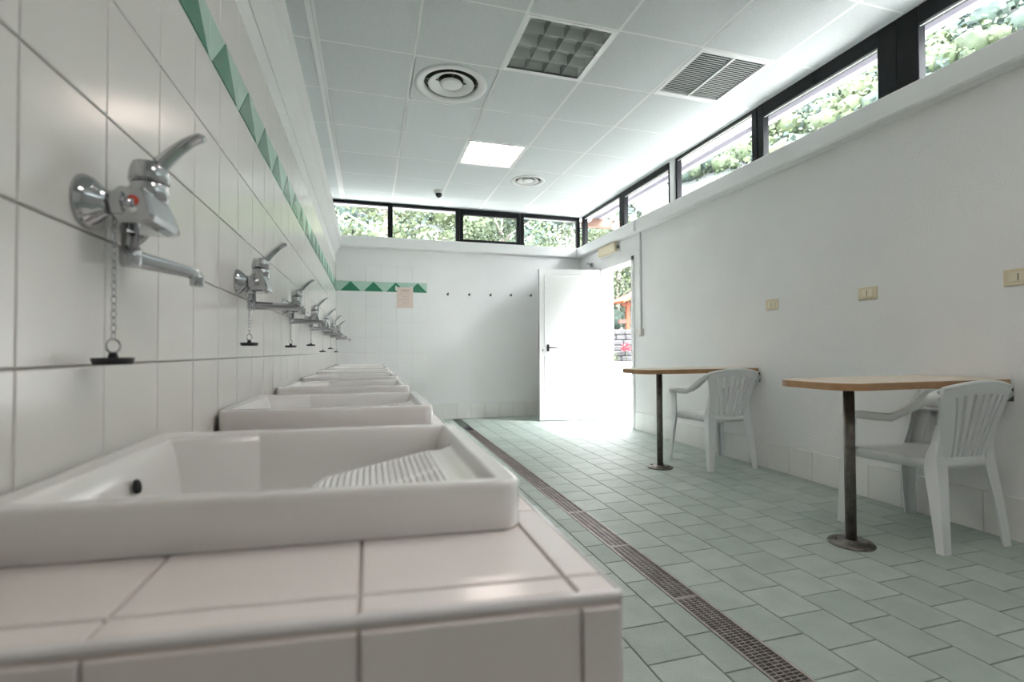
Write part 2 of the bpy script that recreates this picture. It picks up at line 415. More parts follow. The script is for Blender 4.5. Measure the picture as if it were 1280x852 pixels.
window('right', 4.48, 5.412, 2.835, 'right side clerestory window above the doorway', True, plane=RP, fl_=.02, fr_=.06, zb=SILL1-.05)
window('right', 3.304, 4.325, 2.878, 'right side clerestory window beside the white strip', plane=RP, fl_=.06, fr_=.03)
window('right', 2.26, 3.181, 2.80, 'right side clerestory window with a deep black head and a latch', True, plane=RP, fl_=.12, fr_=.06, zb=SILL1-.05)
window('right', .80, 2.022, 2.795, 'right side clerestory window nearest the camera', plane=RP, fl_=.06, fr_=.12)
window('right', -1.2, .62, 2.795, 'right side clerestory window behind the camera', plane=RP, fl_=.08, fr_=.12)
b = MB(); b.cbox(RP-.004, RP+.05, 4.375, 4.445, SILL1, H-.002, .002)
struct('trim_4', 'narrow white post between two right side clerestory windows', 'trim', b.mesh('trim_4', WHITEMETAL))

# ------------------------------------------------------------------ doorway, door
d = struct('door_1', 'white panelled door standing open into the room from the right wall', 'door')
Y1L = 6.10
hx, hy = 2.975, 5.985; ex, ey = 2.155, 6.115
ang = math.atan2(ey-hy, ex-hx); Ld = math.hypot(ex-hx, ey-hy)
T = Matrix.Translation((hx, hy, 0)) @ Matrix.Rotation(ang, 4, 'Z')     # local x runs from the hinge to the free edge, local +y faces the camera
b = MB(); b.cbox(0, Ld, -.02, .02, .012, 2.005, .003, T=T); b.build('leaf', WHITEMETAL, d)
for z0, z1 in ((.10, .86), (.99, 1.93)):
    b = MB()
    for xa, xb, za, zb in ((.07, Ld-.07, z0, z0+.014), (.07, Ld-.07, z1-.014, z1), (.07, .084, z0, z1), (Ld-.084, Ld-.07, z0, z1)):
        b.cbox(xa, xb, .0195, .026, za, zb, .002, T=T)
    b.build('panel_moulding', WHITEMETAL, d)
b = MB(); b.cbox(Ld-.004, Ld+.003, -.022, .022, .012, 2.005, .001, T=T); b.build('edge_seal', mat('grey_seal', (.35, .36, .38), .6), d)
b = MB(); Th = T @ Matrix.Translation((Ld-.115, 0, .965))
b.cbox(-.017, .017, .02, .028, -.045, .045, .004, T=Th)
b.tube([Th @ Vector(p) for p in ((0, .02, 0), (0, .055, 0), (-.02, .062, 0), (-.12, .06, -.002))], .009, 10)
b.build('handle', BLACKP, d)
b = MB(); b.cbox(Ld-.055, Ld-.035, .02, .026, .92, .95, .003, T=T); b.build('lock_cover', mat('grey_lock', (.4, .4, .42), .4), d)
f = struct('door_2', 'white metal frame around the open doorway', 'door frame')
for name, args in (('jamb', (XR-.014, XR+.17, DY0-.03, DY0+.022, 0, DZ+.03)), ('jamb', (XR-.014, XR+.17, DY1-.022, DY1+.03, 0, DZ+.03)), ('head', (XR-.014, XR+.17, DY0-.03, DY1+.03, DZ-.022, DZ+.03))):
    b = MB(); b.cbox(*args, .004); b.build(name, WHITEMETAL, f)
b = MB(); b.box(XR-.002, XR+.17, DY0+.02, DY1-.02, -.02, .003); b.build('threshold', PAVE, f)
cl = thing('door_closer', 'small grey metal bracket on the wall just above the open door', 'bracket', (XR, 6.25, 2.12))
b = MB(); b.lathe([(.001, -.03), (.028, -.03), (.034, -.02), (.034, .0), (.001, .002)], 'x', (0, 0, 0), 16); b.build('mounting', CHROME, cl)
b = MB(); b.tube([(-.02, 0, 0), (-.06, -.03, .006), (-.10, -.06, .004), (-.12, -.09, -.01)], [.016, .014, .015, .010], 10); b.build('arm', CHROME, cl)

# ------------------------------------------------------------------ wall fittings
em = thing('emergency_lamp', 'cream emergency light box fixed above the doorway', 'lamp', (XR, 5.715, 2.16))
b = MB(); b.cbox(-.022, 0, -.25, .25, -.01, .13, .003); b.build('base', WHITEMETAL, em)
b = MB(); b.cbox(-.07, -.02, -.235, .235, .0, .12, .012); b.build('cover', CREAM, em)
b = MB(); b.cbox(-.05, -.015, -.262, -.245, .03, .07, .003); b.build('cable_gland', STEEL, em)
cd = thing('cable_conduit', 'thin white cable conduit running down the wall beside the doorway', 'conduit', (XR, 4.98, 1.1))
b = MB(); b.cbox(-.018, 0, -.011, .011, .07, 1.205, .003); b.build('vertical_run', mat('conduit_grey', (.60, .62, .63), .5), cd)
b = MB(); b.cbox(-.085, -.0, -.0, .022, 1.195, 1.212, .003); b.cbox(-.085, -.069, .004, .022, 1.205, 1.325, .003); b.build('top_run', MT['conduit_grey'], cd)
b = MB(); b.cbox(-.045, 0, -.045, .045, -.01, .075, .005); b.build('junction_box', mat('offwhite_box', (.70, .70, .64), .5), cd)
def socket(y, z, label):
    s = thing('wall_socket', label, 'socket', (XR, y, z), 0, 'cream sockets on the right wall')
    b = MB(); b.cbox(-.010, 0, -.061, .061, -.041, .041, .004); b.build('plate', CREAM, s)
    b = MB(); b.cbox(-.013, -.009, -.036, .036, -.023, .023, .002); b.build('insert', mat('cream_insert', (.76, .70, .54), .45), s)
    b = MB()
    for dz in (-.011, 0, .011): b.lathe([(.0001, -.0138), (.0026, -.0138), (.0026, -.012), (.0001, -.012)], 'x', (0, 0, dz), 8)
    b.cbox(-.0136, -.012, -.0012, .0012, -.019, .019, .0003); b.build('pin_holes', DARK, s)
socket(3.08, 1.277, 'small cream wall socket farthest from the camera, above the space between the tables')
socket(2.32, 1.277, 'cream wall socket in the middle of the three, above the near table')
socket(1.575, 1.272, 'cream wall socket nearest the camera at the right edge of the photo')
hk = None
hb = MB(); hb.lathe([(.0005, 0), (.017, 0), (.017, -.004), (.007, -.008), (.006, -.022), (.0005, -.023)], 'y', n=16)
hb2 = MB(); hb2.tube([(0, -.018, 0), (0, -.035, -.004), (0, -.045, .006), (0, -.046, .02)], [.005, .005, .005, .006], 8)
hm, hm2 = hb.mesh('rosette', STEEL), hb2.mesh('hook', STEEL)
for x, z, lb in ((1.039, 1.706, 'leftmost small metal coat hook, just right of the tiled strip'), (1.339, 1.709, 'second small metal coat hook from the left on the far wall'), (1.641, 1.711, 'middle one of the five small metal coat hooks'), (1.939, 1.717, 'fourth small metal coat hook from the left on the far wall'), (2.238, 1.721, 'small metal coat hook nearest the open door')):
    h = thing('coat_hook', lb, 'hook', (x, YF, z), 0, 'coat hooks in a row on the far wall')
    put('rosette', hm, h); put('hook', hm2, h)
n = thing('paper_notice', 'pinkish printed paper sheet taped over the green triangle band', 'notice', (.463, YF-.006, 1.504))
b = MB(); b.box(-.107, .107, -.002, -.001, 0, .279); b.build('sheet', PAPER, n)
b = MB()
for z0, xa, xb, hh in ((.235, -.05, .06, .012), (.213, -.06, .05, .006), (.182, -.085, .09, .003), (.152, -.03, .055, .004), (.132, -.035, .058, .004), (.108, -.09, .06, .004), (.082, -.03, .058, .005), (.055, -.035, .05, .004), (.03, -.09, .05, .003)):
    b.box(xa, xb, -.0027, -.002, z0, z0+hh)
b.build('printed_lines', INK, n)
for ta in ((-.125, -.105, -.0032, -.0022, .235, .295), (.075, .108, -.0032, -.0022, .262, .292)):
    b = MB(); b.box(*ta); b.build('tape', TAPE, n)

# ------------------------------------------------------------------ ceiling fittings
def light_fixture(x0, y0, label, lit):
    t = thing('ceiling_light', label, 'ceiling light', (x0+.3, y0+.3, H), 0, 'square louvred ceiling lights')
    h = .30-.012; b = MB()
    for a, c_, e, f_ in ((-h, h, -h, -h+.02), (-h, h, h-.02, h), (-h, -h+.02, -h+.02, h-.02), (h-.02, h, -h+.02, h-.02)): b.box(a, c_, e, f_, -.004, .012)
    b.build('frame', CGRID, t)
    h2 = h-.02
    b = MB(); b.box(-h2, h2, -h2, h2, .070, .074); 
    b.box(-h2-.002, -h2, -h2, h2, 0, .072); b.box(h2, h2+.002, -h2, h2, 0, .072); b.box(-h2, h2, -h2-.002, -h2, 0, .072); b.box(-h2, h2, h2, h2+.002, 0, .072)
    b.build('reflector', LOUV if not lit else WHITEMETAL, t)
    if lit:
        b = MB(); b.box(-h2, h2, -h2, h2, .045, .050); b.build('lit_diffuser', LAMPON, t)
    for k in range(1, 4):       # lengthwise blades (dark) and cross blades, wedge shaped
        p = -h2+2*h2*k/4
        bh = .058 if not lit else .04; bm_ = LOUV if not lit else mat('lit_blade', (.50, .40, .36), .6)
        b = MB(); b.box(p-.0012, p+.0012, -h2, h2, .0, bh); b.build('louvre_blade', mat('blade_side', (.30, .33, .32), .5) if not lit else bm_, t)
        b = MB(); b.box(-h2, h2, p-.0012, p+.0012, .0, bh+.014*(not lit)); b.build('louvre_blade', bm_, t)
light_fixture(GX[2], 2.703, 'unlit square ceiling light with grey metal louvres', False)
light_fixture(GX[2], .903, 'lit square ceiling light above the middle of the near floor, out of view', True)
light_fixture(GX[2], -.897, 'lit square ceiling light behind the camera', True)
light_fixture(GX[2], 4.503, 'lit square ceiling light glowing pinkish white', True)
def diffuser(x, y, R, label):
    t = thing('air_diffuser', label, 'air vent', (x, y, H), 0, 'round ceiling air diffusers')
    b = MB(); b.lathe([(R*.76, .03), (R*.74, .004), (R*.78, -.006), (R*.90, -.012), (R, -.006), (R*1.0, .0), (R*.98, .004)], n=48, caps=False); b.build('outer_ring', WHITEMETAL, t)
    b = MB(); b.lathe([(R*.70, .04), (R*.70, .0398), (.001, .04)], n=32, caps=False); b.lathe([(R*.77, .05), (R*.77, .0)], n=32, caps=False); b.build('duct', mat('duct_olive', (.06, .06, .045), .8), t)
    b = MB(); b.lathe([(R*.34, .032), (R*.50, .006), (R*.60, -.006), (R*.635, -.004), (R*.60, .004), (R*.52, .016), (R*.36, .036)], n=48, caps=False); b.build('middle_cone', WHITEMETAL, t)
    b = MB(); b.lathe([(.001, -.010), (R*.22, -.008), (R*.31, .002), (R*.29, .010), (.001, .014)], n=36, caps=False); b.build('centre_disc', WHITEMETAL, t)
    b = MB(); b.box(-R*.74, R*.74, -.006, .006, .018, .024); b.box(-.006, .006, -R*.74, R*.74, .018, .024); b.build('support_bar', STEEL, t)
diffuser(.587, 3.603, .27, 'large round white ceiling air diffuser near the unlit light')
diffuser(1.787, 5.43, .20, 'smaller round white ceiling air diffuser beyond the lit light')
g = thing('air_grille', 'square ceiling air grille with two banks of thin slats', 'air vent', (GX[4]+.3, 3.003, H))
h = .288; b = MB()
for a, c_, e, f_ in ((-h, h, -h, -h+.03), (-h, h, h-.03, h), (-h, -h+.03, -h+.03, h-.03), (h-.03, h, -h+.03, h-.03), (-.008, .008, -h+.03, h-.03)): b.box(a, c_, e, f_, -.006, .010)
b.build('frame', CGRID, g)
b = MB(); b.box(-h, h, -h, h, .045, .05); b.box(-h, -h+.002, -h, h, .0, .045); b.box(h-.002, h, -h, h, 0, .045); b.build('duct_box', mat('duct_dark', (.03, .035, .03), .8), g)
b = MB(); T2 = Matrix.Rotation(math.radians(16), 4, 'X'); b.box(-.125, .125, -.0058, .0058, -.0009, .0009, T=T2); sm = b.mesh('slat', mat('slat_grey', (.55, .60, .58), .45))
for k in range(24):
    yy = -h+.04+k*(2*h-.08)/23
    for xc in (-.133, .133): put('slat', sm, g, Matrix.Translation((xc, yy, .002)))
cc = thing('dome_camera', 'small white dome security camera hanging from the far ceiling', 'camera', (.829, 6.05, H))
b = MB(); b.lathe([(.001, 0), (.062, 0), (.062, -.012), (.052, -.04), (.001, -.04)], n=24); b.build('housing', WHITEMETAL, cc)
b = MB(); b.lathe([(.042, -.038), (.041, -.055), (.032, -.075), (.016, -.086), (.0005, -.088)], n=20, caps=False); b.build('dome', mat('smoked_dome', (.02, .02, .025), .15), cc)

# ------------------------------------------------------------------ counter
SH = -.10                                  # the block end runs slightly askew
def shy(x, y): return y+SH*x
CX1 = .232; CY0 = .424; CT = .710
ct = thing('washing_counter', 'long tiled counter block carrying the row of sinks along the left wall', 'counter', (0, 0, 0))
PITCH = .883; NS = 7; SX0, SX1 = -.400, .184; SL = .505; SY = [.597+PITCH*k for k in range(NS)]
SSH = -.09
b = MB()
def sbox(b, x0, x1, y0, y1, z0, z1, f=1, mi=0):
    vs = [(x, min(y+SH*x*f, YF), z) for z in (z0, z1) for y in (y0, y1) for x in (x0, x1)]
    return b.add(vs, [(0,2,3,1),(4,5,7,6),(0,1,5,4),(2,6,7,3),(0,4,6,2),(1,3,7,5)], mi)
sbox(b, XL, CX1-.012, CY0+.008, CY0+.06, 0, CT-.006)
b.box(CX1-.06, CX1-.008, CY0, YF, 0, CT-.006)
b.build('block', CGROUT, ct)
b = MB(); hx0, hx1 = SX0+.035, SX1-.03
sbox(b, XL, hx0, CY0+.01, YF, CT-.03, CT-.005); sbox(b, hx1, CX1-.008, CY0+.01, YF, CT-.03, CT-.005)
prev = CY0+.01
holes = []
for s_ in SY:
    ha, hb_ = s_+.035, s_+SL-.035; holes.append((ha, hb_))
    sbox(b, hx0, hx1, prev, ha, CT-.03, CT-.005); prev = hb_
sbox(b, hx0, hx1, prev, YF, CT-.03, CT-.005)
b.build('mortar_bed', CGROUT, ct)
def sheared_tile(x0, x1, y0, y1, z0=CT-.005, z1=CT):
    g_ = .0018; x0 += g_; x1 -= g_; y0 += g_; y1 -= g_
    if x1-x0 < .008 or y1-y0 < .008: return
    c = .0012; vs = []
    for z, i in ((z0, 0), (z1-c, 0), (z1, c)):
        for (x, y) in ((x0+i, y0+i), (x1-i, y0+i), (x1-i, y1-i), (x0+i, y1-i)): vs.append((x, min(shy(x, y), YF), z))
    fs = [(8,9,10,11), (3,2,1,0)]
    for l in (0, 4):
        for j in range(4): q = (j+1) % 4; fs.append((l+j, l+q, l+4+q, l+4+j))
    MB().add(vs, fs).build('tile', CTILE, ct)
TX = [XL, -.208, -.008, .183, CX1-.010]
TY = [CY0+.010, .468]+[.468+.2*k for k in range(1, 33)]
TY = [t for t in TY if t < YF]+[YF]
for i in range(4):
    for j in range(len(TY)-1):
        x0, x1, ya, yb = TX[i], TX[i+1], TY[j], TY[j+1]
        segs = [(ya, yb)]
        hit = [hh for hh in holes if hh[0] < yb and hh[1] > ya]
        if not hit or x0 >= hx1: sheared_tile(x0, x1, ya, yb); continue
        for ha, hb_ in hit:
            if ya < ha: sheared_tile(x0, x1, ya, ha)
            if yb > hb_: sheared_tile(x0, x1, hb_, yb)
            m0, m1 = max(ya, ha), min(yb, hb_)
            if m1-m0 > .02:
                if x0 < hx0: sheared_tile(x0, min(x1, hx0), m0, m1)
                if x1 > hx1: sheared_tile(max(x0, hx1), x1, m0, m1)
# rounded nosing along the near end and along the aisle
NOSE = mat('nosing_glaze', (.80, .775, .79), .14)
def nose_prof(n=15, r=.005):
    return [(r*math.sin(math.pi*k/(n-1)), -r+r*math.cos(math.pi*k/(n-1))) for k in range(n)]
pf = nose_prof()
b = MB(); rings = []
for x in (XL, CX1-.010):
    rings.append([(x, shy(x, CY0+.011)-dd, CT+dz) for dd, dz in pf]+[(x, shy(x, CY0+.012), CT-.011)])
b.loft(rings, smooth=False); b.build('end_nosing', NOSE, ct)
b = MB(); rings = []
for y in (shy(CX1, CY0)+.011, YF):
    rings.append([(CX1-.011+dd, y, CT+dz) for dd, dz in pf]+[(CX1-.012, y, CT-.011)])
b.loft(rings, smooth=False); b.lathe([(.0005, CT), (.0022, CT-.0004), (.004, CT-.002), (.005, CT-.005), (.004, CT-.008), (.0005, CT-.010)], o=(CX1-.011, shy(CX1, CY0)+.0115, 0), n=16, caps=False); b.build('side_nosing', NOSE, ct)
for i in range(4):
    x0, x1 = TX[i], TX[i+1]
    for r in range(4):
        zb_, za_ = CT-.011-.2*r, max(CT-.011-.2*(r+1), 0)
        g_ = .0018; yy = CY0+.008; vs = []
        for dd, ii in ((0, 0), (.004, 0), (.005, .001)):
            for (x, z) in ((x0+g_+ii, za_+g_+ii), (x1-g_-ii, za_+g_+ii), (x1-g_-ii, zb_-g_-ii), (x0+g_+ii, zb_-g_-ii)): vs.append((x, shy(x, yy)-dd, z))
        fs = [(8,9,10,11), (3,2,1,0)]
        for l in (0, 4):
            for j in range(4): q = (j+1) % 4; fs.append((l+j, l+q, l+4+q, l+4+j))
        MB().add(vs, fs).build('tile', CTILE, ct)
RT = Matrix(((0,0,1),(1,0,0),(0,1,0)))
for j in range(31):
    ya = shy(CX1, CY0)+.015+.2*j; yb = min(ya+.2, YF)
    if yb-ya < .03: continue
    for r in range(4):
        zb_, za_ = CT-.011-.2*r, max(CT-.011-.2*(r+1), 0)
        tile('left', (CX1-.008, (ya+yb)/2, (za_+zb_)/2), yb-ya, zb_-za_, ct, CTILE, d=.005, gap=.0036)

# ------------------------------------------------------------------ sinks (one height field, shared)
def seg_d(px, py, ax, ay, bx, by):
    dx, dy = bx-ax, by-ay; t = max(0, min(1, ((px-ax)*dx+(py-ay)*dy)/(dx*dx+dy*dy))); return math.hypot(px-ax-t*dx, py-ay-t*dy)
def sd_poly(px, py, P_):
    d_ = 1e9; ins = False; n_ = len(P_)
    for i in range(n_):
        ax, ay = P_[i]; bx, by = P_[(i+1) % n_]; d_ = min(d_, seg_d(px, py, ax, ay, bx, by))
        if (ay > py) != (by > py) and px < (bx-ax)*(py-ay)/(by-ay)+ax: ins = not ins
    return -d_ if ins else d_
def sst(a, b_, x): t = max(0, min(1, (x-a)/(b_-a))); return t*t*(3-2*t)
SW = SX1-SX0
RIM = [(.036, .026), (SW-.032, .026), (SW-.032, SL-.030), (.19, SL-.030), (.052, .41)]
WB = [(.325, .0), (SW+.05, .0), (SW+.05, .325), (.50, .335), (.335, .235), (.318, .19)]
def sink_h(x, y):
    dr_ = sd_poly(x, y, RIM)
    if dr_ > .005: return 0.0
    edge_t = sst(.005, -.009, dr_)
    shelf = -.006-.010*sst(.0, -.02, dr_)
    dw = sd_poly(x, y, WB)
    # washboard plane slopes down towards the basin
    wbz = -.016-.020*max(0, min(1, (SW-.05-x)/.24))-.006*sst(0, -.03, dr_)
    a = sst(-.028, -.040, dr_)*sst(-.006, -.014, dw)*sst(SW-.072, SW-.086, x)
    ridge = .0023*math.cos(2*math.pi*x/.0094)
    valley = abs(y-(.06+(x-.33)*.75)) ; ridge *= sst(.002, .006, valley)
    wb = wbz+a*ridge
    deep = -.018-.142*sst(-.004, -.042, dr_)
    t = sst(.014, -.004, dw)       # 1 on washboard
    side = sst(-.002, .020, dw)
    return edge_t*(wb*(1-side)+deep*side)
nx, ny = 330, 170
xsG = []
for i in range(nx+1): xsG.append(SW*i/nx)
b = MB(); vs = []
def rrect_clamp(x, y, inset, r):
    """pull a border point onto a rounded rectangle"""
    x0, x1, y0_, y1_ = inset, SW-inset, inset, SL-inset
    x = max(x0, min(x1, x)); y = max(y0_, min(y1_, y))
    cx = min(max(x, x0+r), x1-r); cy_ = min(max(y, y0_+r), y1_-r)
    dx, dy = x-cx, y-cy_; dd = math.hypot(dx, dy)
    if dd > r: x, y = cx+dx/dd*r, cy_+dy/dd*r
    return x, y
def W_(x, y, z): return (SX0+x, y+SSH*(SX0+x), z)
for j in range(ny+1):
    for i in range(nx+1):
        x, y = xsG[i], SL*j/ny
        x, y = rrect_clamp(x, y, .006, .022)
        vs.append(W_(x, y, sink_h(x, y)))
fs = [(j*(nx+1)+i, j*(nx+1)+i+1, (j+1)*(nx+1)+i+1, (j+1)*(nx+1)+i) for j in range(ny) for i in range(nx)]
b.add(vs, fs, 0, True)
def outline(inset, r, z):
    pts = []
    cs = [(SW-inset-r, inset+r, -90), (SW-inset-r, SL-inset-r, 0), (inset+r, SL-inset-r, 90), (inset+r, inset+r, 180)]
    for cx, cy_, a0 in cs:
        for k in range(7):
            a = math.radians(a0+15*k); pts.append(W_(cx+r*math.cos(a), cy_+r*math.sin(a), z))
    return pts
b.loft([outline(.0062, .022, .0), outline(.003, .025, -.0012), outline(.0008, .027, -.0045), outline(0, .028, -.010), outline(0, .028, -.0565), outline(.002, .026, -.0592), outline(.012, .018, -.0595)], True, False)
sink_me = b.mesh('basin', PORC)
b = MB(); b.lathe([(.0005, .003), (.0108, .003), (.0108, .0), (.0005, .0)], 'x', (0, 0, 0), 20); hole_me = b.mesh('overflow_hole', DARK)
b = MB(); b.torus((.003, 0, 0), .0148, .0022, (0,1,0), (0,0,1), 20, 6); ring_me = b.mesh('overflow_ring', CHROME)
b = MB(); b.lathe([(.034, .0), (.034, .004), (.026, .005), (.018, .001), (.0005, .001)], n=24, caps=False); drn_me = b.mesh('waste', CHROME)
# rubber/mastic joint along the base of a basin
slabs = ['white ceramic sink with ribbed washboard nearest the camera, green glints on it', 'second white ceramic sink from the camera', 'third white ceramic sink from the camera', 'fourth white ceramic sink from the camera, middle of the row', 'third white ceramic sink from the far end of the row', 'white ceramic sink just before the last one', 'last white ceramic sink, next to the far wall']
for k in range(NS):
    s_ = thing('sink', slabs[k], 'sink', (0, SY[k], CT+.060), 0, 'sinks in a row on the counter')
    put('basin', sink_me, s_)
    put('overflow_hole', hole_me, s_, Matrix.Translation((SX0+.064, .275, -.042)) @ Matrix.Rotation(math.radians(-12), 4, 'Y'))
    put('waste', drn_me, s_, Matrix.Translation((SX0+.17, .25, -.1595)))

# ------------------------------------------------------------------ taps
def lathe_obj(prof, axis, o, n=24):
    b = MB(); b.lathe(prof, axis, o, n); return b
fp = {}
b = MB(); b.lathe([(.001, 0), (.040, 0), (.0405, .003), (.037, .010), (.029, .019), (.021, .026), (.017, .032), (.001, .033)], 'x', n=32); fp['wall_flange'] = b.mesh('wall_flange', CHROME)
b = MB(); b.lathe([(.011, .03), (.012, .066)], 'x', n=16); b.lathe([(.001, .036), (.0185, .036), (.0195, .038), (.0195, .050), (.0185, .052), (.001, .052)], 'x', n=6, smooth=False); fp['inlet_nut'] = b.mesh('inlet_nut', CHROME)
# body: faceted block, wedge towards the front
b = MB(); rings = []
for y, s_ in ((-.079, .86), (-.074, 1.0), (-.03, 1.04), (.02, 1.0), (.062, .74), (.072, .55)):
    P_ = [(-.022, -.022), (-.016, -.029), (.022, -.029), (.036, -.024), (.038, -.015), (.026, .020), (.020, .027), (-.014, .027), (-.022, .020)]
    rings.append([(.056+px*s_*.92, y, pz*s_) for px, pz in P_])
b.loft(rings, smooth=False); fp['body'] = b.mesh('body', CHROME)
b = MB(); b.lathe([(.001, .022), (.026, .022), (.0275, .026), (.0275, .050), (.0255, .054), (.001, .054)], 'z', (.056, 0, 0), 28); fp['cartridge_collar'] = b.mesh('cartridge_collar', CHROME)
b = MB(); b.lathe([(.001, .056), (.0285, .056), (.0295, .060), (.0275, .078), (.023, .088), (.010, .091), (.001, .091)], 'z', (.056, 0, 0), 28)
rings = []
for t in range(12):
    u = t/11; x = .062+.076*u; z = .074+.082*(u**.85)-.014*u**5; w = .0165-.005*u+(.004 if u > .8 else 0)*(u-.8)*5; th = .0135-.0075*u
    if t == 11: w *= .6; th *= .5
    dx, dz = .076, .085*(1.25-u*1.0); l_ = math.hypot(dx, dz); nxx, nzz = -dz/l_, dx/l_
    rings.append([(x+nxx*th*math.sin(a), w*math.cos(a), z+nzz*th*math.sin(a)) for a in [2*math.pi*q/14 for q in range(14)]])
b.loft(rings); fp['lever'] = b.mesh('lever', CHROME)
b = MB(); b.lathe([(.001, .0), (.0075, .0), (.0075, -.002), (.001, -.0025)], 'y', (.064, -.0792, .005), 14); fp['hot_mark'] = b.mesh('hot_mark', RED)
b = MB(); b.lathe([(.001, .0), (.0048, .0), (.0048, -.002), (.001, -.0025)], 'y', (.064, -.0792, -.009), 14); fp['white_mark'] = b.mesh('white_mark', WHITEMETAL)
b = MB(); b.lathe([(.001, -.028), (.012, -.028), (.0125, -.050), (.0155, -.052), (.0155, -.078), (.013, -.083), (.001, -.083)], 'z', n=20); fp['outlet_swivel'] = b.mesh('outlet_swivel', CHROME)
b = MB(); rings = []
for u in [0, .08, .2, .5, .8, .92, 1.0]:
    x = -.008+.170*u; hh = .0145-.0045*u; ww = .0125-.003*u; zc = -.068-.004*u
    if u > .99: hh *= .6; ww *= .6
    rings.append([(x, ww*math.copysign(abs(math.cos(a))**.6, math.cos(a)), zc+hh*math.copysign(abs(math.sin(a))**.6, math.sin(a))) for a in [2*math.pi*(q+.5)/16 for q in range(16)]])
b.loft(rings); b.lathe([(.001, -.074), (.0115, -.074), (.0125, -.078), (.0125, -.094), (.0105, -.096), (.001, -.0955)], 'z', (.156, 0, 0), 20); fp['spout'] = b.mesh('spout', CHROME)
angs = [70, 2, 4, 8, 3, 0, 2]
tl = ['large chrome wall tap nearest the camera, spout swung along the wall', 'second chrome wall tap from the camera', 'third chrome wall tap from the camera', 'fourth chrome wall tap from the camera, middle of the row', 'third chrome wall tap from the far end', 'chrome wall tap just before the last one', 'last chrome wall tap, next to the far wall']
pl = ['black rubber plug on a chain below the nearest tap', 'black rubber plug on a chain below the second tap', 'black rubber plug on a chain below the third tap', 'black rubber plug on a chain below the fourth tap', 'black rubber plug on a chain below the fifth tap', 'black rubber plug on a chain below the sixth tap', 'black rubber plug on a chain below the tap by the far wall']
pz = [.912, .950, .951, .968, .925, .955, .922]
b = MB(); b.lathe([(.0005, .0105), (.0245, .0105), (.027, .0095), (.0245, .001), (.023, 0), (.0005, 0)], 'z', n=28); b.lathe([(.0005, .010), (.007, .010), (.005, .018), (.0005, .019)], 'z', n=12); plug_me = b.mesh('plug', RUBBER)
b = MB(); b.torus((0, 0, .028), .0105, .0017, (.5, .866, 0), (0, 0, 1), 18, 6); pring_me = b.mesh('ring', CHROME)
for k in range(NS):
    yc = .954+PITCH*k
    t = thing('wall_tap', tl[k], 'tap', (XL+.001, yc, 1.157), 0, 'chrome mixer taps in a row above the sinks')
    for s_ in (-.072, .072):
        put('wall_flange', fp['wall_flange'], t, Matrix.Translation((0, s_, 0))); put('inlet_nut', fp['inlet_nut'], t, Matrix.Translation((0, s_, 0)))
    for nm in ('body', 'cartridge_collar', 'lever'): put(nm, fp[nm], t)
    if k == 0: put('hot_mark', fp['hot_mark'], t); put('white_mark', fp['white_mark'], t)
    put('outlet_swivel', fp['outlet_swivel'], t, Matrix.Translation((.030, 0, -.002)))
    put('spout', fp['spout'], t, Matrix.Translation((.030, 0, -.002)) @ Matrix.Rotation(math.radians(angs[k]), 4, 'Z'))
    # plug on its chain
    px, py = XL+.038, yc-.070; z0 = pz[k]
    q = thing('sink_plug', pl[k], 'plug', (px, py, z0), 0, 'rubber plugs hanging on chains below the taps')
    put('plug', plug_me, q); put('ring', pring_me, q)
    top = 1.157-.018-z0; zz = .0385; b = MB(); i = 0
    while zz < top:
        u = (1, 0, 0) if i % 2 else (.3, .954, 0)
        b.torus((0, 0, zz+.0055), .0055, .0009, u, (0, 0, 1), 10, 5, .62, 1.25); zz += .0108; i += 1
    b.build('chain', CHROME, q)

